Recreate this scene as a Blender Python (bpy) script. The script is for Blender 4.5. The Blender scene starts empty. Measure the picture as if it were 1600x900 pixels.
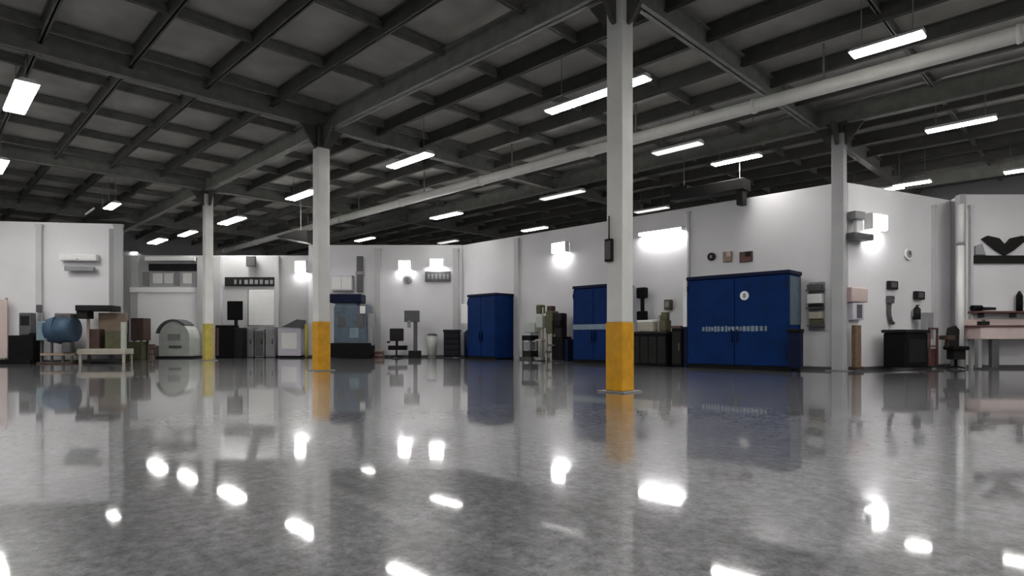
import bpy, bmesh, math, random
from mathutils import Vector, Matrix
random.seed(7)
C = bpy.context.scene
COL = C.collection
R = math.radians
H = 1.2                       # eye height in metres
F = 943.0                     # focal length in pixels of a 1600 px wide frame
HOR = 527.0                   # row of the horizon
Q = math.sqrt(2)

# ------------------------------------------------------------------ camera, world, exposure
cam = bpy.data.cameras.new('camera')
cam.sensor_width = 36; cam.lens = F/1600*36; cam.shift_y = (HOR-450)/1600
cam.clip_end = 300
co = bpy.data.objects.new('camera', cam); COL.objects.link(co)
co.location = (0, 0, H); co.rotation_euler = (R(90), 0, R(45))
C.camera = co
w = bpy.data.worlds.new('world'); C.world = w; w.use_nodes = True
w.node_tree.nodes['Background'].inputs[0].default_value = (.8, .85, 1, 1)
w.node_tree.nodes['Background'].inputs[1].default_value = .05
C.view_settings.view_transform = 'Standard'; C.view_settings.look = 'None'
C.view_settings.gamma = 1; C.view_settings.use_curve_mapping = False
C.view_settings.exposure = 1.4
LAMP = 24.0                   # ceiling lamps' emission
WASH = 17.0                   # wall lamps' emission

# ------------------------------------------------------------------ places
def P(px, s):                 # picture column px at a scale of s pixels per eye height -> floor point
    X = (px-800)/s*H; Y = F/s*H
    return Vector(((X-Y)/Q, (X+Y)/Q))
WALLS = {'L': (P(0, 40), P(180, 39)), 'F': (P(200, 31), P(720, 31)),
         'R': (Vector((-28, 23.75)), Vector((-6.85, 23.75))),
         'C': (P(1325, 52), P(1485, 46)), 'E': (P(1500, 48), P(1900, 48))}
def scale_at(p):
    Y = (p.y-p.x)/Q
    return F*H/Y
def on_wall(wall, px, off):
    a, b = WALLS[wall]; d = (b-a).normalized(); n = Vector((d.y, -d.x))
    a = a+n*off
    r = Vector(((px-800-F)/Q, (px-800+F)/Q))
    # a + t d = k r
    det = d.x*(-r.y)+r.x*d.y
    t = (-a.x*(-r.y)-r.x*a.y)/det
    return a+d*t, math.atan2(d.y, d.x)

# ------------------------------------------------------------------ materials
def mat(name, col, rough=.6, metal=0, var=.12, scale=3.0, emit=None, bump=0, spec=.5, col2=None):
    m = bpy.data.materials.new(name); m.use_nodes = True
    nt = m.node_tree; b = nt.nodes['Principled BSDF']
    b.inputs['Roughness'].default_value = rough; b.inputs['Metallic'].default_value = metal
    b.inputs['Specular IOR Level'].default_value = spec
    tc = nt.nodes.new('ShaderNodeTexCoord'); no = nt.nodes.new('ShaderNodeTexNoise')
    no.inputs['Scale'].default_value = scale; no.inputs['Detail'].default_value = 5
    nt.links.new(tc.outputs['Object'], no.inputs['Vector'])
    cr = nt.nodes.new('ShaderNodeValToRGB')
    c2 = col2 or [c*(1-var) for c in col]
    cr.color_ramp.elements[0].position = .3; cr.color_ramp.elements[1].position = .7
    cr.color_ramp.elements[0].color = (*c2, 1); cr.color_ramp.elements[1].color = (*col, 1)
    nt.links.new(no.outputs['Fac'], cr.inputs[0]); nt.links.new(cr.outputs[0], b.inputs['Base Color'])
    if bump:
        bp = nt.nodes.new('ShaderNodeBump'); bp.inputs['Strength'].default_value = bump
        nt.links.new(no.outputs['Fac'], bp.inputs['Height']); nt.links.new(bp.outputs[0], b.inputs['Normal'])
    if emit:
        b.inputs['Emission Color'].default_value = (*emit[0], 1); b.inputs['Emission Strength'].default_value = emit[1]
    return m
M = {
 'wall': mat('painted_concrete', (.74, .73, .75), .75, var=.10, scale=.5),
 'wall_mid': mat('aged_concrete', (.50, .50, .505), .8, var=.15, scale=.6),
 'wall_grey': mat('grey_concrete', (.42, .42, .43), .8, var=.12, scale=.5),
 'seam': mat('pilaster_paint', (.55, .55, .56), .7, scale=.7),
 'shell': mat('outer_wall_panel', (.30, .30, .31), .8, scale=.4),
 'deck': mat('roof_deck', (.56, .55, .51), .7, var=.35, scale=.9),
 'steel_dark': mat('dark_roof_steel', (.09, .088, .082), .6, var=.3),
 'steel_mid': mat('grey_roof_steel', (.27, .27, .25), .6, var=.3),
 'column': mat('column_paint', (.86, .86, .83), .45, var=.18, scale=1.2),
 'column_grey': mat('column_grey_paint', (.46, .46, .47), .5, var=.18, scale=1.2),
 'yellow': mat('safety_yellow', (.86, .42, .012), .45, var=.25, scale=4),
 'yellow_pale': mat('faded_yellow', (.62, .50, .10), .5, var=.3, scale=4),
 'pipe': mat('white_pipe', (.90, .90, .85), .45, scale=2),
 'blue': mat('blue_enamel', (.001, .024, .125), .6, var=.35, scale=1.5, spec=.12),
 'navy': mat('navy_enamel', (.003, .009, .04), .5, var=.4, scale=1.5, spec=.15),
 'blue_grey': mat('blue_grey_paint', (.10, .14, .19), .5, var=.3),
 'blue_mid': mat('mid_blue_cover', (.045, .095, .16), .6, var=.4, scale=3),
 'blue_light': mat('pale_blue_paint', (.22, .30, .36), .6, var=.3),
 'black': mat('black_rubber', (.006, .006, .007), .7, var=.4, spec=.15),
 'char': mat('charcoal_plastic', (.017, .016, .016), .6, var=.4, spec=.2),
 'white': mat('white_enamel', (.80, .80, .79), .5, var=.06),
 'bright': mat('fresh_white_enamel', (.95, .95, .95), .5, var=.02),
 'lilac': mat('lilac_white_enamel', (.58, .55, .63), .5, var=.08),
 'grey': mat('grey_enamel', (.28, .28, .29), .5, var=.2),
 'dgrey': mat('dark_grey_enamel', (.10, .10, .105), .5, var=.25),
 'palegreen': mat('pale_green_grey', (.47, .50, .46), .5, var=.15),
 'brown': mat('brown_board', (.07, .038, .028), .7, var=.4),
 'tan': mat('tan_board', (.34, .25, .19), .7, var=.25),
 'olive': mat('olive_paint', (.10, .095, .045), .6, var=.4),
 'beige': mat('beige_paint', (.44, .41, .34), .6, var=.2),
 'redbrown': mat('red_brown_paint', (.13, .055, .05), .6, var=.35),
 'pink': mat('pinkish_white_board', (.62, .50, .48), .6, var=.1),
 'wood': mat('raw_wood', (.20, .13, .08), .7, var=.4, scale=6),
 'chrome': mat('bright_metal', (.6, .6, .6), .25, 1, var=.1),
 'lamp': mat('lamp_diffuser', (.9, .9, .9), .5, emit=((1, .985, .95), LAMP)),
 'lampdim': mat('dim_lamp_diffuser', (.9, .9, .88), .5, emit=((1, .98, .94), LAMP*.014)),
 'lampmid': mat('far_lamp_diffuser', (.9, .9, .88), .5, emit=((1, .985, .95), LAMP*.3)),
 'wash': mat('wall_lamp_diffuser', (.9, .9, .9), .5, emit=((1, .99, .98), WASH)),
}
def floor_material():
    m = bpy.data.materials.new('polished_concrete'); m.use_nodes = True
    nt = m.node_tree; b = nt.nodes['Principled BSDF']; L = nt.links.new
    tc = nt.nodes.new('ShaderNodeTexCoord')
    def noise(sc, det=6, ro=.6):
        n = nt.nodes.new('ShaderNodeTexNoise'); n.inputs['Scale'].default_value = sc
        n.inputs['Detail'].default_value = det; n.inputs['Roughness'].default_value = ro
        L(tc.outputs['Object'], n.inputs['Vector']); return n
    a = noise(9, 8, .85); c = noise(1.3, 6)
    cr = nt.nodes.new('ShaderNodeValToRGB')
    cr.color_ramp.elements[0].position = .40; cr.color_ramp.elements[1].position = .62
    cr.color_ramp.elements[0].color = (.018, .018, .022, 1); cr.color_ramp.elements[1].color = (.245, .245, .262, 1)
    L(a.outputs['Fac'], cr.inputs[0])
    c2 = nt.nodes.new('ShaderNodeValToRGB')
    c2.color_ramp.elements[0].position = .3; c2.color_ramp.elements[1].position = .7
    c2.color_ramp.elements[0].color = (.6, .6, .6, 1); c2.color_ramp.elements[1].color = (1.15, 1.15, 1.17, 1)
    L(c.outputs['Fac'], c2.inputs[0])
    mx = nt.nodes.new('ShaderNodeMixRGB'); mx.blend_type = 'MULTIPLY'; mx.inputs[0].default_value = 1
    L(cr.outputs[0], mx.inputs[1]); L(c2.outputs[0], mx.inputs[2]); L(mx.outputs[0], b.inputs['Base Color'])
    mr = nt.nodes.new('ShaderNodeMapRange'); mr.inputs['To Min'].default_value = .02; mr.inputs['To Max'].default_value = .07
    L(a.outputs['Fac'], mr.inputs['Value']); L(mr.outputs[0], b.inputs['Coat Roughness'])
    b.inputs['IOR'].default_value = 1.55; b.inputs['Roughness'].default_value = .36
    b.inputs['Coat Weight'].default_value = 1; b.inputs['Coat IOR'].default_value = 1.55
    bp = nt.nodes.new('ShaderNodeBump'); bp.inputs['Strength'].default_value = .014; bp.inputs['Distance'].default_value = .02
    n3 = noise(1.6, 3); L(n3.outputs['Fac'], bp.inputs['Height']); L(bp.outputs[0], b.inputs['Coat Normal']); L(bp.outputs[0], b.inputs['Normal'])
    return m
M['floor'] = floor_material()

# ------------------------------------------------------------------ mesh helpers
class MB:
    def __init__(s): s.bm = bmesh.new()
    def box(s, x0, x1, y0, y1, z0, z1, rot=None):
        vs = [s.bm.verts.new((x, y, z)) for x in (x0, x1) for y in (y0, y1) for z in (z0, z1)]
        for f in ((0,1,3,2),(4,6,7,5),(0,4,5,1),(2,3,7,6),(0,2,6,4),(1,5,7,3)):
            s.bm.faces.new([vs[i] for i in f])
        if rot:
            bmesh.ops.rotate(s.bm, verts=vs, cent=((x0+x1)/2, (y0+y1)/2, (z0+z1)/2), matrix=Matrix.Rotation(rot[1], 3, rot[0]))
        return s
    def tube(s, p0, p1, r, r2=None, n=14):
        p0 = Vector(p0); p1 = Vector(p1); d = (p1-p0); q = d.to_track_quat('Z', 'Y').to_matrix()
        r2 = r if r2 is None else r2
        a = [s.bm.verts.new(p0+q@Vector((r*math.cos(t*2*math.pi/n), r*math.sin(t*2*math.pi/n), 0))) for t in range(n)]
        b = [s.bm.verts.new(p1+q@Vector((r2*math.cos(t*2*math.pi/n), r2*math.sin(t*2*math.pi/n), 0))) for t in range(n)]
        for i in range(n):
            f = s.bm.faces.new((a[i], a[(i+1) % n], b[(i+1) % n], b[i])); f.smooth = n > 8
        s.bm.faces.new(a[::-1]); s.bm.faces.new(b); return s
    def prism(s, pts, y0, y1):            # outline in x,z pushed along y
        a = [s.bm.verts.new((x, y0, z)) for x, z in pts]; b = [s.bm.verts.new((x, y1, z)) for x, z in pts]
        n = len(pts)
        for i in range(n): s.bm.faces.new((a[i], a[(i+1) % n], b[(i+1) % n], b[i]))
        s.bm.faces.new(a[::-1]); s.bm.faces.new(b); return s
    def build(s, name, m, parent=None, bev=0, loc=None, rz=0):
        bmesh.ops.recalc_face_normals(s.bm, faces=s.bm.faces)
        me = bpy.data.meshes.new(name); s.bm.to_mesh(me); s.bm.free(); me.materials.append(M[m] if isinstance(m, str) else m)
        o = bpy.data.objects.new(name, me); COL.objects.link(o); o.parent = parent
        if loc: o.location = loc
        o.rotation_euler.z = rz
        if bev:
            b = o.modifiers.new('bevel', 'BEVEL'); b.width = bev; b.segments = 2; b.limit_method = 'ANGLE'
        return o
def tag(o, label, cat, group=None):
    o['label'] = label; o['category'] = cat
    if group: o['group'] = group
    return o
def struct(o): o['kind'] = 'structure'; return o
def thing(name, label, cat, loc, rz=0, group=None):
    o = bpy.data.objects.new(name, None); COL.objects.link(o); o.empty_display_size = .3
    o.location = loc; o.rotation_euler.z = rz
    return tag(o, label, cat, group)

class Item:
    """A thing standing a given distance in front of a wall; x()/z() measure it."""
    def __init__(s, name, label, cat, wall, px, off, z=0, group=None):
        p, a = on_wall(wall, px, off+.012)
        s.px = px; s.s = scale_at(p); s.z0 = z if z == 0 else None
        ca = a-R(45); X = (p.x+p.y)/Q; Y = (p.y-p.x)/Q
        s.k = s.s/H*(math.cos(ca)-math.sin(ca)*X/Y)
        s.oz = z if not isinstance(z, tuple) else H*(1+(HOR-z[0])/s.s)
        s.root = thing(name, label, cat, (p.x, p.y, s.oz), a, group)
    def x(s, px): return (px-s.px)/s.k
    def z(s, py): return max(0, H*(1+(HOR-py)/s.s)-s.oz) if s.oz == 0 else H*(1+(HOR-py)/s.s)-s.oz
    def box(s, name, m, x0, x1, y0, y1, d0=0, d1=.5, bev=.015, parent=None):   # px range, row range (top, bottom), depth range
        return MB().box(s.x(x0), s.x(x1), d0, d1, s.z(y1), s.z(y0)).build(name, m, parent or s.root, bev)
    def mb(s, mb, name, m, bev=.01, parent=None): return mb.build(name, m, parent or s.root, bev)
    def boxes(s, name, m, lst, bev=.008, parent=None):
        b = MB()
        for (x0, x1, y0, y1, d0, d1) in lst: b.box(s.x(x0), s.x(x1), d0, d1, s.z(y1), s.z(y0))
        return b.build(name, m, parent or s.root, bev)

# ------------------------------------------------------------------ shell
XO0, XO1, YO0, YO1, ZD = -56, 16, -18, 40, 9.6
struct(MB().box(XO0, XO1, YO0, YO1, -.2, 0).build('floor', 'floor'))
ceiling = struct(MB().box(XO0, XO1, YO0, YO1, ZD, ZD+.2).build('ceiling', 'deck'))
struct(MB().box(XO0-.3, XO0, YO0, YO1, 0, ZD).build('wall_outer_left', 'shell'))
struct(MB().box(XO1, XO1+.3, YO0, YO1, 0, ZD).build('wall_outer_right', 'wall_grey'))
struct(MB().box(XO0, XO1, YO1, YO1+.3, 0, ZD).build('wall_outer_back', 'shell'))
struct(MB().box(XO0, XO1, YO0-.3, YO0, 0, ZD).build('wall_outer_front', 'wall_grey'))
def wall_piece(name, a, b, h, th=.25, m='wall'):
    d = b-a; L = d.length
    return struct(MB().box(0, L, 0, th, 0, h).build(name, m, None, 0, (a.x, a.y, 0), math.atan2(d.y, d.x)))
PH = 5.65*H
pL0, pL1 = P(-260, 41.3), WALLS['L'][1]
wall_piece('wall_left', pL0, pL1, 6.65)
d_ = (WALLS['L'][1]-WALLS['L'][0]).normalized(); nb = Vector((-d_.y, d_.x))
fa, fb = WALLS['F']
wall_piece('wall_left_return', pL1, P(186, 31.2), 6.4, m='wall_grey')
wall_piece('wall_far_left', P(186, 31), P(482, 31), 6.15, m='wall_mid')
wall_piece('wall_far', P(482, 31), P(722, 31), PH)
wall_piece('wall_back', Vector((-28.1, 23.75)), WALLS['R'][1], PH)
wall_piece('wall_corner', *WALLS['C'], PH)
wall_piece('wall_corner_return', WALLS['C'][1], P(1500, 48), PH, .2, 'wall_grey')
wall_piece('wall_right', *WALLS['E'], PH)
# baseboards: the dark line along the walls' feet
def base(name, a, b):
    d = b-a
    struct(MB().box(0, d.length, -.025, 0, 0, .12).build(name, 'dgrey', None, 0, (a.x, a.y, 0), math.atan2(d.y, d.x)))
base('baseboard_left', pL0, pL1); base('baseboard_far_left', P(190, 31), P(482, 31)); base('baseboard_far', P(482, 31), P(722, 31))
base('baseboard_back', Vector((-28, 23.75)), WALLS['R'][1]); base('baseboard_corner', *WALLS['C']); base('baseboard_right', P(1502, 48), P(1900, 48))
# pilasters and panel joints
tn = 0
def pil(wall, px, wpx, ytop, m='seam', dep=.14):
    global tn
    tn += 1
    p, a = on_wall(wall, px, dep); s = scale_at(p); wd = wpx/s*H/2
    top = min(H*(1+(HOR-ytop)/s), PH-.02)
    b = MB().box(-wd, wd, 0, dep, 0, top)
    b.box(-wd-.03, wd+.03, -.02, dep, top-.12, top)
    struct(b.build('trim_%d' % tn, m, None, 0, (p.x, p.y, 0), a))
pil('L', 60, 8, 350); pil('L', 184, 12, 350, 'wall_grey'); pil('F', 210, 10, 400); pil('F', 326, 36, 400, 'seam', .3)
pil('F', 432, 6, 400); pil('F', 590, 9, 388, 'seam'); pil('F', 712, 9, 388, 'seam'); pil('R', 806, 9, 372, 'seam'); pil('R', 1075, 3, 330)
pil('C', 1462, 3, 320); pil('E', 1519, 4, 320); pil('F', 505, 5, 390)

# roof steel: girders on the column lines, joists between them
YG = [-14.3, -1.7, 10.9, 23.5, 36.1]; XG = [-45.9, -33.3, -20.5, -7.75, 5.0]
def beam_u(y, z0, z1, wd, fl, name, m):
    b = MB().box(XO0, XO1, y-.02, y+.02, z0, z1); b.box(XO0, XO1, y-wd, y+wd, z0, z0+fl); b.box(XO0, XO1, y-wd, y+wd, z1-fl, z1)
    return b.build(name, m, ceiling)
def beam_v(x, z0, z1, wd, fl, name, m):
    b = MB().box(x-.02, x+.02, YO0, YO1, z0, z1); b.box(x-wd, x+wd, YO0, YO1, z0, z0+fl); b.box(x-wd, x+wd, YO0, YO1, z1-fl, z1)
    return b.build(name, m, ceiling)
for y in YG: beam_u(y, 8.75, 9.45, .14, .05, 'girder', 'steel_mid')
for x in XG: beam_v(x, 8.8, 9.42, .14, .05, 'girder', 'steel_mid')
y = YG[0]+2.1
while y < YO1-.5:
    if min(abs(y-g) for g in YG) > .5: beam_u(y, 9.1, 9.55, .07, .04, 'joist', 'steel_dark')
    y += 2.1
x = XO0+1.4
while x < XO1-.5:
    if min(abs(x-g) for g in XG) > .5: beam_v(x, 9.3, 9.58, .06, .03, 'bridging', 'steel_mid')
    x += 3.15

# ------------------------------------------------------------------ columns
def column(label, x, y, hy, top_dark=0, ym='yellow', sm='column', w_=.21, hanger=None):
    r = thing('steel_column', label, 'column', (x, y, 0), 0)
    MB().box(-.36, .36, -.36, .36, 0, .03).build('base_plate', 'grey', r, .006)
    zt = 8.78
    if hy:
        MB().box(-w_-.015, w_+.015, -w_-.015, w_+.015, .03, hy).build('painted_base', ym, r, .02)
    MB().box(-w_, w_, -w_, w_, hy if hy else .03, zt-top_dark).build('shaft', sm, r, .02)
    if top_dark:
        MB().box(-w_+.02, w_-.02, -w_+.02, w_-.02, zt-top_dark, zt).build('capital', 'steel_dark', r, .01)
    MB().box(-.34, .34, -.34, .34, zt-.04, zt).build('cap_plate', 'steel_dark', r)
    for sx, sy in ((1, 0), (-1, 0), (0, 1), (0, -1)):
        b = MB(); b.prism([(0, zt-.75), (.12, zt-.7), (.6, zt-.04), (0, zt-.04)], -.05, .05)
        br = b.build('bracket', 'steel_dark', r); br.location = (sx*w_, sy*w_, 0); br.rotation_euler.z = math.atan2(sy, sx)
    return r
p1, p2, p3 = P(325, 36), P(502, 52), P(968.5, 85)
column('pale steel column standing furthest left, with a faded yellow painted foot', p1.x, p1.y, 1.90, .15, 'yellow_pale', w_=.20)
column('pale steel column in the middle of the three freestanding ones, with an orange-yellow foot', p2.x, p2.y, 1.76, .8, w_=.22)
column('nearest and largest pale steel column, with a bright orange-yellow painted foot', p3.x, p3.y, 1.53, 0, w_=.208)
q4, _ = on_wall('R', 1311, .26)
column('plain grey steel column without yellow paint at the corner of the back wall', q4.x, q4.y-.0, 0, .35, sm='column_grey', w_=.2)
# dark box strapped to the near column
cb = thing('junction_box', 'small dark junction box strapped high on the nearest column', 'junction box', (p3.x-.0, p3.y-.224-.10, 2.85), 0)
MB().box(-.19, .0, 0, .10, 0, .50).build('enclosure', 'char', cb, .02)
MB().tube((-.1, .06, .5), (-.1, .06, 1.0), .02).build('conduit', 'dgrey', cb)
MB().box(-.17, -.02, -.012, 0, .05, .45).build('cover', 'dgrey', cb, .005)

# ------------------------------------------------------------------ pipe under the roof
pr = thing('overhead_pipe', 'long straight white pipe running below the roof across the whole hall', 'pipe', (0, 18.5, 8.35), 0)
MB().tube((XO0+.02, 0, 0), (XO1-.02, 0, 0), .20, n=24).build('pipe_run', 'pipe', pr)
x = -52
while x < 14:
    MB().tube((x-.05, 0, 0), (x+.05, 0, 0), .228, n=24).build('coupling', 'pipe', pr)
    MB().box(x+1.98, x+2.02, -.02, .02, .19, ZD-8.35).build('hanger', 'steel_mid', pr)
    x += 6.3

# ------------------------------------------------------------------ ceiling lamps
def lamp(px, py, L, label, hz=6.7*H, wd=.19, dim=0, world=None, group=None):
    if world: p = Vector(world)
    else: p = P(px, (HOR-py)/(hz/H-1))
    r = thing('ceiling_light', label, 'ceiling light', (p.x, p.y, hz), 0, group)
    MB().prism([(-wd-.03, .0), (wd+.03, .0), (wd*.6, .11), (-wd*.6, .11)], -L/2, L/2).build('housing', 'white', r).rotation_euler.z = R(90)
    MB().box(-L/2+.02, L/2-.02, -wd, wd, -.035, .0).build('diffuser', ('lamp', 'lampdim', 'lampmid')[dim], r, .008)
    for sx in (-1, 1):
        MB().tube((sx*L*.35, 0, .1), (sx*L*.35, 0, ZD-hz), .012, n=6).build('suspension_rod', 'steel_mid', r)
    return r
LM = [
 (32, 153, 3.0, 'large bright ceiling light nearest the upper left corner of the photo', .24, 0),
 (-2, 260, 2.6, 'ceiling light cut by the left edge of the photo', .2, 0),
 (175, 322, 2.0, 'small ceiling light just above the left wall, beside a dark duct end', .2, 2),
 (205, 396, 2.2, 'lowest-looking distant ceiling light just right of the left wall end', .2, 2),
 (246, 377, 2.8, 'distant ceiling light above the left end of the far low wall', .3, 0),
 (293, 365, 2.6, 'distant ceiling light just left of the furthest left column', .22, 0),
 (362, 345, 3.0, 'ceiling light immediately right of the furthest left column', .28, 0),
 (472, 305, 2.6, 'ceiling light immediately left of the middle column', .24, 0),
 (570, 374, 2.2, 'small distant ceiling light low between the middle column and the far wall', .18, 2),
 (640, 251, 2.6, 'bright slanting ceiling light between middle column and the white pipe', .2, 0),
 (697, 337, 2.4, 'ceiling light below the white pipe, above the far wall corner', .24, 2),
 (700, 378, 2.0, 'faint ceiling light peeking over the far wall top', .2, 1),
 (835, 358, 2.0, 'small ceiling light over the back wall between two blue booths', .2, 2),
 (878, 305, 2.6, 'dimmer slanting ceiling light left of the nearest column below the pipe', .2, 1),
 (929, 150, 3.5, 'longest bright ceiling light, passing behind the nearest column', .17, 0),
 (1058, 232, 1.9, 'unlit dim ceiling light just right of the nearest column under the pipe', .2, 1),
 (1018, 328, 2.0, 'faint ceiling light over the bright wall patch right of the nearest column', .2, 1),
 (1150, 250, 1.9, 'ceiling light in the bay above the largest blue booth', .17, 0),
 (1425, 287, 1.4, 'small bright ceiling light above the right corner wall', .2, 0),
 (1500, 195, 1.85, 'long bright ceiling light high at the upper right', .16, 0),
 (1603, 265, 1.4, 'ceiling light cut by the right edge of the photo', .2, 0),
 (1385, 70, 1.5, 'ceiling light above the pipe near the top edge at upper right', .2, 0),
]
for px, py, L, lab, wd, dm in LM: lamp(px, py, L, lab, wd=wd, dim=dm)
for wx, wy in ((-2, -8), (-14, -8), (-26, -8), (-38, -8), (8, -8), (8, 4), (8, 16), (9, 28), (-3, -1), (-48, -6), (-38, -13), (-14, -14), (6, -14), (1.5, 8.5), (2.6, 14), (3, 21), (0, 4), (1.2, 25.5), (-27, -2), (-33, -2), (-20, -3)):  # unseen lamps: rows continued, plus extras added to brighten columns and walls
    lamp(0, 0, 2.6, 'long white ceiling light added out of view to brighten the hall', world=(wx, wy), group='ceiling lights added out of view')
for wx, wy in ((-20, 32), (-34, 31), (-8, 32), (-46, 28), (-46, 36)):
    lamp(0, 0, 2.4, 'white ceiling light over the hall behind the back wall', world=(wx, wy), group='ceiling lights behind the back wall')

# wall lamps that wash the walls
def wall_lamp(wall, px, py, wpx, label, hgt=.22):
    it = Item('wall_light', label, 'wall light', wall, px, .34, (py,))
    hw = wpx/2/it.k
    b = MB().box(-hw-.04, hw+.04, 0, .34, hgt/2, hgt/2+.05); b.box(-hw-.04, -hw, .0, .34, -hgt/2, hgt/2); b.box(hw, hw+.04, .0, .34, -hgt/2, hgt/2)
    it.mb(b, 'hood', 'white')
    it.mb(MB().box(-hw+.01, hw-.01, .03, .16, -hgt/2, hgt/2-.02), 'diffuser', 'wash', .01)
    it.mb(MB().box(-.1, .1, .16, .34, -.06, .08), 'bracket', 'grey')
wall_lamp('R', 1030, 362, 66, 'wide wall light washing the wall right of the nearest column', .12)
wall_lamp('R', 872, 387, 20, 'short wall light left of the nearest column, above the middle blue booth', .5)
wall_lamp('F', 632, 414, 18, 'left one of the two wall lights over the dark round plate on the far wall', .5)
wall_lamp('F', 682, 410, 20, 'right one of the two wall lights, above the purple-grey sign', .4)
wall_lamp('F', 469, 417, 16, 'bright wall light immediately left of the middle column', .65)
wall_lamp('C', 1376, 347, 22, 'square bright wall light beside the grey wall unit', .55)
it = Item('wall_cabinet', 'long shallow white cabinet high on the left wall over a grey shadow bar', 'cabinet', 'L', 121, .3, (402,))
it.box('case', 'white', 92, 150, 397, 407, 0, .3, .02); it.box('front', 'white', 94, 148, 398.5, 405.5, -.02, 0); it.box('catch', 'grey', 120, 122, 404, 406, -.035, -.02)

# ------------------------------------------------------------------ blue booths
def booth(label, x0, x1, yf, h, emblem=False, text=None, side=True, band=None, dark=False, back=23.7):
    r = thing('blue_booth', label, 'booth', ((x0+x1)/2, yf, 0), 0)
    W = (x1-x0)/2; D = back-yf
    MB().box(-W, W, .06, D, .06, h-.14).build('body', 'blue' if not dark else 'navy', r, .02)
    MB().box(-W-.05, W+.05, .0, D, h-.14, h).build('roof_lip', 'navy', r, .02)
    for s_ in (-1, 1):
        MB().box(-W if s_ < 0 else .012, -.012 if s_ < 0 else W, 0, .06, .16, h-.2).build('door', 'blue', r, .012)
        MB().box(s_*.10-.02, s_*.10+.02, -.06, -.0, 1.0, 1.5).build('handle', 'navy', r, .008)
    for z in (.45, h-.6):
        for s_ in (-1, 1):
            MB().tube((s_*(W-.03), -.02, z), (s_*(W-.03), -.02, z+.22), .03, n=8).build('hinge', 'navy', r)
    b = MB(); b.box(-W, W, .03, .09, 0, .16); b.box(-W, W, D-.1, D-.04, 0, .16); b.build('plinth', 'black', r)
    if emblem:
        MB().box(W, W+.03, .15, D-.05, 1.65, h-.2).build('side_panel', 'blue_grey', r, .01)
        MB().box(-W-.22, -W-.04, .05, .25, 1.62, h-.1).build('side_trim', 'white', r, .01); MB().box(-W-.2, -W-.06, .08, .22, 0, 1.62).build('trim_post', 'navy', r, .01)
        b = MB(); ex = W*.20; ez = h-.85
        b.tube((ex, -.0, ez), (ex, -.025, ez), .17, n=20); e = b.build('emblem', 'white', r)
        MB().box(ex-.05, ex+.05, -.035, -.025, ez-.08, ez+.08).build('emblem_mark', 'blue_light', e, .01)
    if text:
        a, c, z = text
        b = MB(); xx = a
        while xx < c:
            wv = random.uniform(.07, .14); hv = random.uniform(.15, .23)
            b.box(xx, xx+wv, -.012, .0, z-hv/2, z+hv/2); xx += wv+random.uniform(.03, .06)
        b.build('lettering', 'blue_light', r)
    if band:
        MB().box(-W, W, -.015, .0, band-.12, band+.12).build('band', 'blue_light', r)
    return r
booth('largest blue metal booth with round white emblem, right of the nearest column', -12.1, -8.2, 22.0, 3.6, True, (-1.3, 1.2, 1.52), back=23.25)
booth('middle blue metal booth with pale stripe, partly hidden by the nearest column', -18.2, -15.8, 22.3, 3.62, text=None, band=1.68)
booth('leftmost and furthest blue metal booth, with dark overhanging roof lip', -25.85, -23.6, 22.3, 3.6, band=None)

# ------------------------------------------------------------------ wall clutter, left to right
it = Item('machine_console', 'black machine with grey control head against the left wall, leftmost of all', 'machine', 'L', 32, 1.3)
it.boxes('cabinet', 'black', [(12, 52, 524, 568, 0, .7)], .04); it.box('foot', 'black', -6, 50, 562, 575, -.1, .75)
it.box('control_head', 'dgrey', 22, 42, 488, 524, .3, .7, .05); it.box('screen', 'char', 25, 39, 493, 508, .28, .3)
it.box('side_tank', 'black', 42, 53, 520, 548, .1, .6, .05)
it = Item('pink_board', 'pinkish tan board leaning at the left edge of the photo behind the black machine', 'board', 'L', 3, .3)
it.box('panel', 'pink', -14, 11, 468, 560, 0, .08); [it.boxes('stand', 'tan', [q_]) for q_ in [(-12, -9, 465, 571, .08, .14), (6, 9, 465, 571, .08, .14)]]
it = Item('hopper_machine', 'blue rounded hopper machine on legs against the left wall', 'machine', 'L', 86, 1.6)
b = MB(); zc = (it.z(492)+it.z(538))/2; rr = (it.z(492)-it.z(538))/2
b.tube((it.x(66), .5, zc-.05), (it.x(84), .5, zc), rr*.8, rr, 20); b.tube((it.x(84), .5, zc), (it.x(108), .5, zc), rr, rr*.86, 20)
it.mb(b, 'drum', 'blue_mid', 0)
it.box('hood', 'dgrey', 80, 106, 489, 500, .2, .8, .06); it.box('side_box', 'blue_light', 54, 72, 502, 532, .1, .7, .03)
for a in (58, 74, 92, 106): it.box('leg', 'dgrey', a-2, a+1, 530, 570, .3, .42)
it.box('motor', 'dgrey', 94, 107, 535, 552, .1, .6, .05); it.box('skid', 'brown', 54, 108, 566, 571, .1, 1.0)
it.box('shelf', 'tan', 58, 108, 552, 556, .2, .8)
it = Item('vent_post', 'thin grey post standing behind the blue hopper machine', 'post', 'L', 60, .4)
it.box('pole', 'grey', 58, 62, 478, 570, .0, .12); it.box('foot', 'dgrey', 57.5, 64, 568, 575, -.03, .2); it.box('head', 'dgrey', 56.5, 63.5, 476, 488, -.03, .15, .02)
it = Item('packing_bench', 'packing bench with dark canopy and brown panels at the end of the left wall', 'workbench', 'L', 155, 1.2)
it.boxes('canopy', 'char', [(119, 176, 477, 486, -.1, .8), (119, 136, 484, 498, .0, .6)], .03)
it.box('back_board', 'tan', 140, 186, 488, 520, .75, .82); it.box('left_panel', 'brown', 134, 150, 514, 546, .3, .8, .03); it.box('right_panel', 'olive', 160, 186, 516, 546, .2, .8, .03)
it.box('worktop', 'beige', 120, 195, 545, 554, 0, .9, .02)
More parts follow.
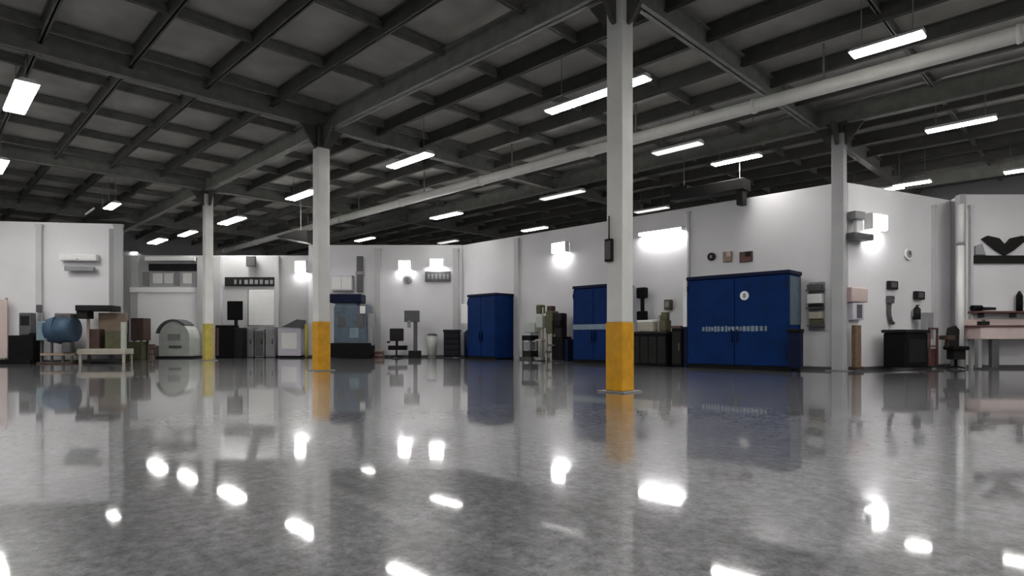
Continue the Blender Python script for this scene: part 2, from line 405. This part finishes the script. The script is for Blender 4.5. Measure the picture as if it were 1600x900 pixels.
for a, d in ((122, .05), (190, .05), (122, .75), (190, .75)): it.box('leg', 'beige', a, a+4, 553, 570, d, d+.1)
it.box('upright', 'palegreen', 187, 194, 503, 546, .1, .25); it.box('left_upright', 'pink', 124, 128, 486, 546, .6, .7); it.box('lower_shelf', 'char', 128, 192, 562, 566, .1, .8)
it = Item('parts_rack', 'dark brown narrow rack beside the packing bench', 'rack', 'F', 209, 3.6)
it.boxes('frame', 'olive', [(197, 199.5, 500, 566, 0, .1), (218, 221, 500, 566, 0, .1), (197, 199.5, 500, 566, .6, .7), (218, 221, 500, 566, .6, .7)])
it.box('upper_bin', 'brown', 204, 224, 497, 532, 0, .7, .03); it.box('lower_bin', 'olive', 198, 218, 534, 562, .02, .68, .03)
it = Item('stool', 'small brown stool right of the dark rack', 'stool', 'F', 232, 2.4)
it.mb(MB().tube((0, .2, .72), (0, .2, .8), .24), 'seat', 'redbrown', .01)
for a in range(4):
    t = R(45+90*a); it.mb(MB().tube((.12*math.cos(t), .2+.12*math.sin(t), .73), (.22*math.cos(t), .2+.22*math.sin(t), 0), .02, n=8), 'leg', 'brown', 0)
it = Item('roller_door', 'bright white roller door in the far low wall left of the furthest column', 'door', 'F', 262, .12)
it.box('curtain', 'bright', 207, 308, 457, 558, .03, .12, 0)
[it.boxes('guide', 'lilac', [q_]) for q_ in [(203, 207, 455, 558, 0, .12), (308, 312, 455, 558, 0, .12)]]; it.box('roll_housing', 'bright', 203, 312, 449, 457, -.05, .12)
it = Item('strip_window', 'long dark strip sign with pale panes under it high on the far low wall', 'sign', 'F', 270, .1, (430,))
it.box('dark_strip', 'char', 232, 306, 412, 423, 0, .1); it.box('upper_ledge', 'white', 230, 308, 402, 408, -.25, .1)
for a in (238, 256, 285): it.box('pane', 'wall' if a == 256 else 'white', a, a+14, 427, 443, .04, .1)
[it.boxes('divider', 'grey', [q_]) for q_ in [(222, 232, 425, 447, .02, .1), (272, 280, 424, 447, .02, .1)]]
it = Item('dome_machine', 'pale grey-green machine with arched dark top in front of the white roller door', 'machine', 'F', 275, 1.6)
pts = []
for k in range(13):
    t = math.pi*k/12; pts.append((it.x(272)+(it.x(296)-it.x(248))/2*math.cos(t), it.z(528)+(it.z(502)-it.z(528))*math.sin(t)))
pts += [(it.x(248), it.z(560)+.1), (it.x(296), it.z(560)+.1)]
it.mb(MB().prism(pts, 0, 1.2), 'body', 'palegreen', .02)
arc = MB(); 
for k in range(3, 11):
    t0, t1 = math.pi*k/12, math.pi*(k+1)/12; rx = (it.x(296)-it.x(248))/2; rz = it.z(502)-it.z(528)
    f = lambda t, e: (it.x(270)+(rx+e)*math.cos(t), it.z(528)+(rz+e)*math.sin(t))
    arc.prism([f(t0, .0), f(t1, .0), f(t1, .12), f(t0, .12)], -.05, 1.0)
it.mb(arc, 'arched_cover', 'dgrey', 0)
it.box('window', 'grey', 262, 282, 522, 532, -.02, .0); it.box('vent_panel', 'dgrey', 264, 284, 540, 544, -.02, 0)
it.box('skid', 'char', 244, 302, 557, 563, -.05, 1.2)
it = Item('side_crate', 'low pinkish crate left of the domed machine', 'crate', 'F', 241, 1.5)
it.box('crate_box', 'pink', 233, 241, 540, 562, 0, .6, .01); [it.boxes('slat', 'tan', [q_]) for q_ in [(232.5, 241.5, 543, 546, -.02, 0), (232.5, 241.5, 552, 555, -.02, 0)]]
it = Item('control_station', 'black machine with a tilted black monitor, right of the furthest left column', 'machine', 'F', 358, 1.7)
it.box('cabinet', 'black', 336, 364, 508, 562, 0, .8, .04); it.box('side_housing', 'char', 362, 377, 512, 562, .1, .8, .04)
o = it.box('monitor', 'black', 352, 376, 470, 500, .2, .32, .03); it.box('neck', 'char', 362, 367, 495, 514, .3, .4)
it.box('door_edge', 'redbrown', 338, 342, 512, 556, -.02, 0)
it = Item('long_sign', 'long black sign with illegible pale marks high right of the furthest left column', 'sign', 'F', 391, .08, (440,))
it.box('board', 'char', 351, 432, 433, 447, .0, .08, .01)
it.boxes('lettering', 'grey', [(a, a+random.uniform(3, 6), 436+random.uniform(0, 2), 444, -.012, 0) for a in range(366, 428, 8)])
it = Item('wall_speaker', 'small dark angled box mounted above the long black sign', 'speaker', 'F', 391, .35, (408,))
it.box('enclosure', 'dgrey', 384, 398, 400, 416, 0, .25, .03); it.box('mount', 'grey', 387, 394, 405, 411, .25, .35)
it = Item('white_panel', 'square white panel on the wall under the long black sign', 'panel', 'F', 407, .06, (482,))
it.box('sheet', 'white', 388, 429, 453, 508, 0, .06); [it.box('edge', 'grey', a_, a_+1.5, 452, 509, -.01, .06, .005) for a_ in (387, 428.5)]
for a, lab in ((380, 'leftmost'), (397, 'middle'), (414, 'rightmost')):
    it = Item('locker', '%s of the three grey lockers left of the white lidded machine' % lab, 'locker', 'F', a+8, .75, 0, 'grey lockers on the far wall')
    top = 511 if a != 397 else 514
    it.box('body', 'grey', a+.6, a+15.4, top, 558, .03, .65, .02); it.box('door', 'dgrey' if a == 397 else 'grey', a+2, a+14, top+3, 556, 0, .03)
    it.box('handle', 'char', a+11, a+12.5, 530, 538, -.03, 0); it.box('plinth', 'black', a+.6, a+15.4, 556, 561, .05, .6)
it = Item('lidded_machine', 'lilac-white cabinet machine with a dark slanted lid left of the middle column', 'machine', 'F', 453, 1.1)
it.box('body', 'lilac', 434, 470, 513, 556, 0, .8, .03); it.mb(MB().prism([(it.x(440), it.z(511)), (it.x(472), it.z(513)), (it.x(472), it.z(500)), (it.x(464), it.z(499))], -.05, .7), 'lid', 'dgrey')
it.box('base', 'black', 436, 470, 555, 561, .03, .78); it.box('front_panel', 'white', 440, 464, 520, 545, -.02, 0)
it = Item('yellow_post', 'thin pale yellow post between the white machine and the middle column', 'post', 'F', 478, 1.0)
it.mb(MB().tube((0, .1, 0), (0, .1, it.z(507)), .10), 'post_body', 'yellow_pale', 0); it.mb(MB().tube((0, .1, it.z(507)), (0, .1, it.z(504)), .10, .03), 'cap', 'beige', 0); it.box('foot', 'char', 473, 483, 558, 562, -.08, .28)
it = Item('milling_machine', 'blue-grey machine with navy top housing just right of the middle column', 'machine', 'F', 545, 1.9)
it.box('base', 'black', 516, 578, 536, 559, 0, 1.3, .03); it.box('body', 'blue_grey', 520, 572, 478, 537, .15, 1.2, .05)
it.box('top_housing', 'navy', 514, 564, 459, 473, .05, 1.2, .05); it.box('neck', 'blue_grey', 522, 556, 472, 480, .2, 1.0)
it.box('window', 'blue_light', 545, 560, 512, 528, .12, .15); it.box('window', 'dgrey', 527, 538, 494, 510, .12, .15); it.box('control_panel', 'dgrey', 556, 568, 492, 512, .08, .15)
it.box('side_door', 'grey', 571, 580, 490, 540, .3, 1.1, .02); it.box('white_tag', 'white', 562, 570, 478, 490, .05, .15)
it = Item('wall_cabinet', 'pale wall cabinet above the blue-grey machine', 'cabinet', 'F', 533, .4, (442,))
it.box('case', 'lilac', 517, 550, 430, 454, 0, .4, .02); [it.boxes('door', 'white', [q_]) for q_ in [(518, 532.8, 432, 452, -.02, 0), (534, 549, 432, 452, -.02, 0)]]
it = Item('wall_duct', 'vertical grey duct on the wall above the blue-grey machine', 'duct', 'F', 562, .25, (420,))
it.box('duct_run', 'dgrey', 557, 566, 400, 456, 0, .25, .02); it.box('collar', 'grey', 555.5, 567.5, 424, 429, -.02, .25)
it = Item('pallet_stack', 'small dark object stack on the floor under the middle column side', 'crate', 'F', 592, .9)
it.box('crate_box', 'tan', 585, 598, 548, 561, 0, .5); [it.boxes('slat', 'redbrown', [q_]) for q_ in [(584.5, 598.5, 550, 553, -.02, 0), (584.5, 598.5, 556, 559, -.02, 0)]]
it = Item('office_chair', 'dark brown office chair in front of the far wall', 'chair', 'F', 618, 1.5)
it.box('backrest', 'char', 606, 628, 513, 533, .5, .6, .04); it.box('seat', 'black', 606, 634, 540, 547, 0, .6, .03)
it.mb(MB().tube((0, .3, .1), (0, .3, it.z(546)), .05), 'pedestal', 'black', 0)
for k in range(5):
    t = R(72*k+18); it.mb(MB().tube((0, .3, .12), (.36*math.cos(t), .3+.36*math.sin(t), .05), .035, n=8), 'leg', 'black', 0)
it.box('back_bar', 'black', 615, 619, 530, 544, .55, .62)
[it.boxes('armrest', 'black', [q_]) for q_ in [(604, 607, 533, 536, .1, .5), (631, 634, 541, 544, .1, .5)]]
it = Item('monitor_stand', 'purple-grey screen on a tall post right of the dark office chair', 'screen', 'F', 645, 1.2)
it.boxes('screen', 'dgrey', [(631, 655, 485, 503, .1, .2)], .02); it.box('post', 'dgrey', 645, 651, 500, 556, .2, .32); it.box('base', 'char', 638, 656, 548, 560, 0, .6, .02); it.box('bezel', 'grey', 636, 641, 500, 512, .1, .2)
it = Item('round_plate', 'small dark round plate on the far wall between two wall lights', 'plate', 'F', 636, .08, (436,))
it.mb(MB().tube((0, 0, 0), (0, .08, 0), .27, n=20), 'disc', 'grey', 0); it.mb(MB().tube((0, -.02, 0), (0, 0, 0), .15, n=20), 'centre', 'dgrey', 0)
it = Item('wall_sign', 'purple-grey rectangular sign high on the far wall', 'sign', 'F', 684, .1, (431,))
it.box('board', 'dgrey', 664, 704, 424, 440, 0, .1); it.boxes('lettering', 'grey', [(a, a+3.5, 428, 436, -.012, 0) for a in range(668, 700, 6)])
it = Item('waste_bin', 'small pale green-white bin against the far wall', 'bin', 'F', 674, .9)
it.mb(MB().tube((0, .3, 0), (0, .3, it.z(524)), .25, .31), 'bin_body', 'palegreen', 0); it.mb(MB().tube((0, .3, it.z(524)), (0, .3, it.z(521)), .33, .2), 'lid', 'dgrey', 0)
it = Item('crate_stack', 'dark navy cabinet left of the leftmost blue booth', 'cabinet', 'F', 706, 1.5)
it.box('body', 'navy', 693, 718, 519, 558, .03, .8, .03); [it.boxes('drawer', 'char', [q_]) for q_ in [(694, 717, 521+9*k, 528+9*k, 0, .03) for k in range(4)]]; it.box('top', 'char', 692, 719, 515, 519, 0, .8)
it = Item('side_tank', 'dark green-blue tank beside the leftmost blue booth under a white panel', 'tank', 'R', 724, 1.0)
it.mb(MB().tube((0, .4, .08), (0, .4, it.z(520)), .27, n=18), 'tank_body', 'navy', 0); it.mb(MB().tube((0, .4, it.z(520)), (0, .4, it.z(515)), .27, .1, 18), 'dome', 'navy', 0); it.mb(MB().tube((0, .4, 0), (0, .4, .08), .22, n=18), 'foot_ring', 'black', 0)
it = Item('electrical_panel', 'bright white panel box on the wall left of the leftmost blue booth', 'panel', 'R', 727, .5, (491,))
it.box('enclosure', 'white', 720, 733, 475, 507, 0, .5, .02); it.box('door', 'white', 721, 732, 477, 505, -.02, 0)
# between the first and second booth
it = Item('tool_cart', 'grey cart with black top standing left among the machines between two booths', 'cart', 'R', 825, 1.3)
it.box('top_tray', 'black', 815, 829, 524, 532, 0, .6, .02); it.box('bottom_tray', 'char', 816, 829, 548, 558, 0, .6, .02)
for a, d in ((815, .02), (827, .02), (815, .52), (827, .52)): it.box('leg', 'dgrey', a, a+2, 530, 580, d, d+.06)
it.box('bin', 'grey', 818, 827, 534, 547, .05, .5, .02)
it = Item('pale_fan', 'pale grey-green pedestal machine behind the grey cart', 'machine', 'R', 827, .6)
it.box('housing', 'palegreen', 819, 836, 504, 520, 0, .3, .05); it.box('post', 'grey', 826, 829, 518, 562, .1, .2); it.box('foot', 'dgrey', 821, 834, 561, 564, -.02, .32)
it = Item('drill_press', 'tall pale beige drill press between the two left blue booths', 'machine', 'R', 841, 1.2)
it.mb(MB().tube((0, .3, .1), (0, .3, it.z(480)), .07), 'column_tube', 'beige', 0); it.box('head', 'palegreen', 836, 846, 493, 512, .05, .6, .04); it.box('belt_cover', 'olive', 835, 842, 476, 490, .1, .5, .05)
it.box('table', 'beige', 836, 846, 530, 533, .0, .5); it.box('base', 'grey', 836, 846, 559, 563, -.02, .55)
it = Item('brown_press', 'slim brown machine on pale legs in the middle between two booths', 'machine', 'R', 854, 1.1)
it.box('frame', 'olive', 851, 862, 486, 522, .05, .55, .05); it.box('motor', 'brown', 852, 859, 478, 487, .1, .45, .03)
[it.boxes('leg', 'beige', [q_]) for q_ in [(851, 853, 521, 564, .05, .15), (858, 861, 521, 564, .05, .15)]]; it.box('shelf', 'dgrey', 851, 861, 548, 552, .05, .5); it.box('back_leg', 'grey', 853, 856, 521, 564, .4, .5)
it = Item('black_press', 'tall black machine with wide dark foot left of the middle blue booth', 'machine', 'R', 869, 1.2)
it.box('upper_body', 'char', 863, 874, 489, 528, .15, .6, .05); it.box('lower_cabinet', 'black', 862, 879, 526, 562, 0, .7, .03); it.box('head', 'black', 862, 876, 500, 510, .0, .3, .03); it.box('side_guard', 'navy', 878, 885, 530, 564, .1, .6, .02)
it.box('tray', 'dgrey', 858, 868, 538, 541, -.15, .1)
# right of the near column
it = Item('tool_stand', 'tall black tool stand with round head right of the nearest column', 'stand', 'R', 1000, .6)
it.box('head', 'black', 993.5, 1007.5, 449, 466, 0, .3, .06); it.box('post', 'black', 998.5, 1003, 464, 492, .1, .22); it.box('clamp', 'black', 994, 1007, 486, 500, .02, .28, .03); it.box('lower_post', 'char', 998, 1003, 499, 573, .1, .22); it.box('foot', 'char', 994, 1008, 570.5, 573.5, 0, .32)
it = Item('work_counter', 'long black cabinet counter between nearest column and largest booth', 'counter', 'R', 1018, 1.7)
it.box('body', 'black', 985, 1040, 522, 573, .03, .9, .02); it.box('worktop', 'char', 983, 1041.5, 518, 522, -.02, .95)
[it.boxes('door', 'char', [q_]) for q_ in [(a+.6, a+12.6, 526, 568, 0, .03) for a in (986, 999.5, 1013, 1026.5)]]
it = Item('pale_box', 'pale box resting on the black counter beside the nearest column', 'box', 'R', 1006, 1.5, (518,))
it.box('carton', 'beige', 996, 1020, 503, 517.6, 0, .4, .02); it.box('lid', 'white', 995.5, 1020.5, 500, 503.5, -.02, .42)
it = Item('bench_grinder', 'olive machine resting on the black counter near the largest booth', 'machine', 'R', 1040, 1.45, (518,))
it.boxes('body', 'olive', [(1029, 1040.5, 500, 517.6, 0, .45)], .04); it.box('wheel_guard', 'olive', 1030, 1040, 487, 501, .1, .35, .05)
it.box('lamp_arm', 'beige', 1026, 1029, 492, 517.6, .1, .2)
it = Item('wall_box', 'small grey-green box on the wall above the black counter', 'box', 'R', 1042, .25, (475,))
it.box('enclosure', 'olive', 1037, 1047, 468, 484, 0, .25, .03); it.box('front', 'grey', 1039, 1045, 471, 480, -.02, 0)
it = Item('black_cabinet', 'black cabinet standing directly left of the largest blue booth', 'cabinet', 'R', 1057, 1.6)
it.box('body', 'black', 1048.5, 1065, 513, 573, .03, .9, .03); it.box('door', 'char', 1050, 1063.5, 518, 569, 0, .03); it.box('handle', 'dgrey', 1060, 1062, 536, 548, -.03, 0); it.box('top_lip', 'redbrown', 1047, 1062, 509, 513, .05, .6)
it = Item('rolling_bin', 'dark navy wheeled bin at the right foot of the largest blue booth', 'bin', 'R', 1240, 2.25)
it.box('bin_body', 'navy', 1231, 1249, 520, 574, .0, .38, .03); it.box('lid', 'black', 1230, 1250, 514, 520, -.03, .4, .02)
for a in (1234, 1246): it.mb(MB().tube((it.x(a)-.03, .1, .09), (it.x(a)+.03, .1, .09), .09), 'wheel', 'black', 0)
# signs over the big booth
for a, m_, lab, w_ in ((1111, 'char', 'black round wall emblem, left of the three above the largest booth', 6), (1136, 'tan', 'tan square wall emblem, middle of the three above the largest booth', 7), (1165, 'redbrown', 'wide red-brown and dark wall emblem, right of the three above the largest booth', 10)):
    it = Item('wall_emblem', lab, 'sign', 'R', a, .08, (401,))
    if m_ == 'char':
        it.mb(MB().tube((0, 0, 0), (0, .08, 0), .17, n=18), 'disc', 'char', 0); it.mb(MB().box(-.05, .05, -.015, 0, -.06, .06), 'mark', 'grey')
    else:
        it.box('plate', m_, a-w_, a+w_, 393, 409, 0, .08); it.box('mark', 'char' if w_ == 10 else 'pink', a-w_*.1, a+w_*.8, 393.5, 401, -.015, 0)
# hanging dark heater over the wall
ht = thing('unit_heater', 'dark duct unit hanging under the roof above the back wall', 'heater', (-11.6, 23.0, 6.9), 0)
MB().box(-1.5, 1.5, -.35, .35, 0, .45).build('casing', 'char', ht, .03)
MB().box(1.15, 1.4, -.2, .2, -.55, 0).build('drop', 'char', ht, .02)
MB().box(-1.7, -.9, -.28, .28, .05, .6).build('fan_section', 'char', ht, .03)
for s_ in (-1.2, 1.2): MB().tube((s_, 0, .4), (s_, 0, ZD-6.9), .015, n=6).build('hanger', 'steel_mid', ht)
p_ = P(470, 36.5)
dk = thing('duct_section', 'dark wedge-shaped duct under the roof left of the middle column', 'duct', (p_.x, p_.y, 6.1), R(45))
MB().prism([(-1.1, .2), (.5, -.1), (.5, .55), (-.1, .5)], -.5, .5).build('casing', 'char', dk, .02)
MB().tube((0, 0, .4), (0, 0, ZD-6.1), .015, n=6).build('hanger', 'steel_mid', dk)
p_ = P(160, 37.5)
dk = thing('duct_end', 'dark duct end hanging beside the small light over the left wall', 'duct', (p_.x, p_.y, 7.35), R(45))
MB().prism([(-.6, -.2), (.9, -.1), (.8, .1), (-.2, .25)], -.4, .4).build('casing', 'char', dk, .02)
MB().tube((0, 0, .1), (0, 0, ZD-7.35), .015, n=6).build('hanger', 'steel_mid', dk); MB().tube((-.55, -.42, -.1), (-.1, -.42, .22), .05).build('edge_pipe', 'pipe', dk)
it = Item('shadow_bar', 'grey bar standing in for the shadow on the left wall under the long white cabinet', 'bar', 'L', 122, .3, (420,))  # grey strip modelled in place of the shadow below the cabinet
it.box('shadow_strip', 'grey', 100, 146, 416, 423, 0, .2, .02); [it.boxes('bracket', 'dgrey', [q_]) for q_ in [(106, 109, 416, 422, .2, .3), (136, 139, 416, 422, .2, .3)]]
# wall rack with bins
it = Item('wall_rack', 'wall rack with three stepped shelves between the largest booth and the grey column', 'rack', 'R', 1271, .35, (478,))
it.box('back_panel', 'grey', 1259, 1284, 440, 516, .28, .35); [it.boxes('shelf', 'dgrey', [q_]) for q_ in [(1258, 1285, 452, 454, 0, .3), (1258, 1285, 480, 482, 0, .3), (1260, 1285, 508, 510, 0, .3)]]
it.box('dark_bin', 'dgrey', 1260, 1282, 444, 452, .02, .28); it.box('pale_bin', 'white', 1260, 1284, 459, 474, .02, .28, .02); it.box('flat_box', 'char', 1262, 1283, 476, 480, .02, .28); it.box('cream_bin', 'beige', 1262, 1284, 487, 498, .02, .28, .02); it.box('brown_bin', 'olive', 1266, 1283, 499, 508, .02, .26, .02)
# corner wall
it = Item('wall_air_unit', 'grey two-part air unit on the corner wall left of a bright wall light', 'air unit', 'C', 1347, .4, (352,))
it.box('upper_unit', 'grey', 1337, 1353, 330, 343, 0, .4, .03); it.box('lower_unit', 'dgrey', 1333, 1364, 364, 374, -.05, .4, .03); it.box('pipe', 'white', 1343, 1348, 343, 364, .1, .25)
it = Item('wall_clock', 'small round grey clock high on the corner wall', 'clock', 'C', 1421, .07, (397,))
it.mb(MB().tube((0, 0, 0), (0, .07, 0), .22, n=24), 'rim', 'white', 0); it.mb(MB().tube((0, -.015, 0), (0, 0, 0), .15, n=24), 'dial', 'grey', 0)
it.mb(MB().box(-.01, .01, -.03, -.015, 0, .11).box(0, .08, -.03, -.015, -.01, .01), 'hands', 'black', 0)
it = Item('wooden_post', 'brown wooden post standing against the corner wall beside the grey column', 'post', 'C', 1342, .35)
it.box('post_body', 'wood', 1337, 1346, 508, 576, 0, .16, .01); it.box('foot', 'brown', 1334.5, 1348.5, 573, 577, -.04, .22)
it = Item('towel_dispenser', 'pinkish-white dispenser on the corner wall above the wooden post', 'dispenser', 'C', 1344, .22, (478,))
it.box('case', 'pink', 1331, 1357, 449, 472, 0, .22, .04); it.box('lower_case', 'lilac', 1334, 1352, 473, 500, .03, .22, .04); it.box('slot', 'dgrey', 1340, 1348, 476, 497, .01, .03)
it = Item('fire_alarm', 'small dark box high in the left column of wall boxes on the corner wall', 'alarm', 'C', 1397, .12, (445,))
it.box('box_body', 'char', 1390, 1404, 439, 452, 0, .12, .02); it.box('face', 'dgrey', 1392.5, 1401, 441, 449, -.015, 0)
it = Item('hose_reel', 'dark curved hose hanging on the corner wall below a small dark box', 'hose', 'C', 1395, .16, (483,))
it.box('bracket', 'dgrey', 1391, 1398, 462, 474, 0, .16, .02)
b = MB(); prev = None
for k in range(9):
    t = math.pi*(.5+k/8); q = (it.x(1399)+.24*math.cos(t), .08, it.z(485)+.48*math.sin(t))
    if prev: b.tube(prev, q, .07, n=8)
    prev = q
it.mb(b, 'hose_coil', 'dgrey', 0)
it = Item('wall_phone', 'small dark box over the black bin on the corner wall', 'phone', 'C', 1439, .14, (461,))
it.box('case', 'char', 1432, 1446, 455, 468, 0, .14, .03); it.box('keypad', 'dgrey', 1435, 1443, 457, 465, -.015, 0)
it = Item('fire_extinguisher', 'dark cylinder hanging on the corner wall right above the black bin', 'extinguisher', 'C', 1439, .3, (498,))
it.mb(MB().tube((0, .15, -.02), (0, .15, .38), .13), 'cylinder', 'char', 0); it.mb(MB().tube((0, .15, .38), (0, .15, .5), .12, .03), 'neck', 'char', 0); it.mb(MB().box(-.02, .14, .12, .18, .5, .54), 'handle', 'black'); it.box('bracket', 'grey', 1436, 1442, 485, 495, .22, .3)
it = Item('black_bin', 'wide black bin on the floor at the corner wall', 'bin', 'C', 1433, 1.2)
it.box('bin_body', 'black', 1415, 1451, 520, 574, 0, .8, .05); it.box('lid', 'char', 1413, 1453, 515, 520, -.03, .83, .03); it.box('front_panel', 'char', 1420, 1446, 530, 566, -.015, 0)
it = Item('hand_truck', 'reddish-brown upright hand truck between the black bin and the dark chair', 'hand truck', 'C', 1464, .8)
it.boxes('frame', 'redbrown', [(1457, 1459, 512, 572, .1, .16), (1469, 1471, 512, 572, .1, .16), (1457, 1471, 512, 515, .1, .16), (1457, 1471, 540, 542, .1, .16)])
it.box('load_box', 'redbrown', 1456, 1472, 545, 572, .18, .5, .03); it.box('toe_plate', 'char', 1456, 1472, 572, 574, -.1, .2)
it.box('upper_box', 'grey', 1460, 1470, 488, 530, .25, .5, .02)
it = Item('desk_chair', 'dark brown high-backed desk chair in front of the pale wall pipe', 'chair', 'E', 1499, 1.1)
it.mb(MB().prism([(it.x(1491), it.z(545)), (it.x(1513), it.z(545)), (it.x(1514), it.z(515)), (it.x(1508), it.z(508)), (it.x(1496), it.z(512))], .45, .56), 'backrest', 'char', .03)
it.box('seat', 'black', 1488, 1514, 541, 547, -.05, .5, .03); it.mb(MB().tube((it.x(1501), .25, .1), (it.x(1501), .25, it.z(547)), .05), 'pedestal', 'black', 0)
for k in range(5):
    t = R(72*k+18); it.mb(MB().tube((it.x(1501), .25, .11), (it.x(1501)+.3*math.cos(t), .25+.3*math.sin(t), .05), .03, n=8), 'leg', 'black', 0)
it.box('armrest', 'brown', 1481, 1493, 524, 531, 0, .5, .03); it.box('arm_support', 'brown', 1486, 1490, 530, 543, .2, .3); it.box('skirt', 'char', 1492, 1511, 546, 562, .05, .45, .03)
it = Item('wall_pipe', 'white vertical pipe running up the right wall from floor to top', 'pipe', 'E', 1513, .32)
it.mb(MB().tube((it.x(1506), .17, 0), (it.x(1506), .17, it.z(382)), .12, n=18), 'lower_run', 'white', 0)
it.mb(MB().tube((it.x(1506), .17, it.z(382)), (it.x(1506), .17, it.z(378)), .15, n=18), 'coupling', 'grey', 0)
it.mb(MB().tube((it.x(1506), .17, it.z(378)), (it.x(1506), .17, it.z(318)), .12, n=18), 'upper_run', 'white', 0)
# right wall
it = Item('wall_logo', 'large dark winged emblem over a dark bar on the right wall', 'sign', 'E', 1568, .1, (393,))
it.box('bar', 'char', 1521, 1616, 399, 411, 0, .1, .01)
def wing(m):
    g = lambda a, b_: (it.x(1571+m*(a-1571)) if m < 0 else it.x(a), it.z(b_))
    return [g(1571, 399), g(1585, 391), g(1607, 373), g(1598, 368), g(1580, 372), g(1571, 382)]
it.mb(MB().prism(wing(1), 0, .1), 'right_wing', 'char'); it.mb(MB().prism(wing(-1), 0, .1), 'left_wing', 'char')
it.mb(MB().prism([(it.x(1525), it.z(398)), (it.x(1525), it.z(384)), (it.x(1536), it.z(380)), (it.x(1541), it.z(398))], .02, .1), 'tail', 'grey')
it = Item('wall_shelf', 'upper thin reddish shelf on the right wall holding a black tool', 'shelf', 'E', 1575, .4, (487,))
it.box('board', 'redbrown', 1524, 1630, 486, 489, 0, .4); [it.boxes('bracket', 'dgrey', [q_]) for q_ in [(1540, 1542, 489, 496, .05, .4), (1590, 1592, 489, 496, .05, .4)]]
it = Item('power_tool', 'long black tool lying on the upper reddish shelf', 'tool', 'E', 1541, .35, (485.2,))
it.mb(MB().tube((it.x(1523), .15, .1), (it.x(1538), .15, .1), .11), 'motor', 'black', 0); it.mb(MB().tube((it.x(1538), .15, .08), (it.x(1560), .15, .08), .07, .05), 'barrel', 'char', 0); it.mb(MB().box(it.x(1529), it.x(1534), .1, .2, 0, .1), 'grip', 'char')
it = Item('dark_jug', 'small dark jug on the upper shelf at the right edge of the photo', 'jug', 'E', 1598, .35, (486,))
it.mb(MB().tube((0, .15, 0), (0, .15, .6), .11), 'jug_body', 'black', 0); it.mb(MB().tube((0, .15, .6), (0, .15, .78), .11, .03), 'spout', 'char', 0)
it = Item('work_table', 'pinkish-white workbench along the right wall with a dark central leg', 'workbench', 'E', 1570, .95)
it.box('worktop', 'redbrown', 1530, 1650, 508, 511, 0, .9); it.box('apron', 'pink', 1534, 1650, 511, 530, .05, .85)
it.box('leg', 'dgrey', 1554, 1565, 530, 575, .1, .3, .02); it.box('back_board', 'pink', 1528, 1650, 497.5, 508, .82, .9); it.box('side_leg', 'grey', 1532, 1538, 530, 575, .1, .3); it.box('side_leg', 'grey', 1630, 1636, 530, 575, .1, .3)
it = Item('black_clamp', 'small black clamp on the left end of the right workbench', 'clamp', 'E', 1541, .75, (508,))
it.box('jaw', 'char', 1534, 1547, 502, 507.8, 0, .25, .02); it.box('screw', 'dgrey', 1539, 1542, 499, 502.5, .05, .15)
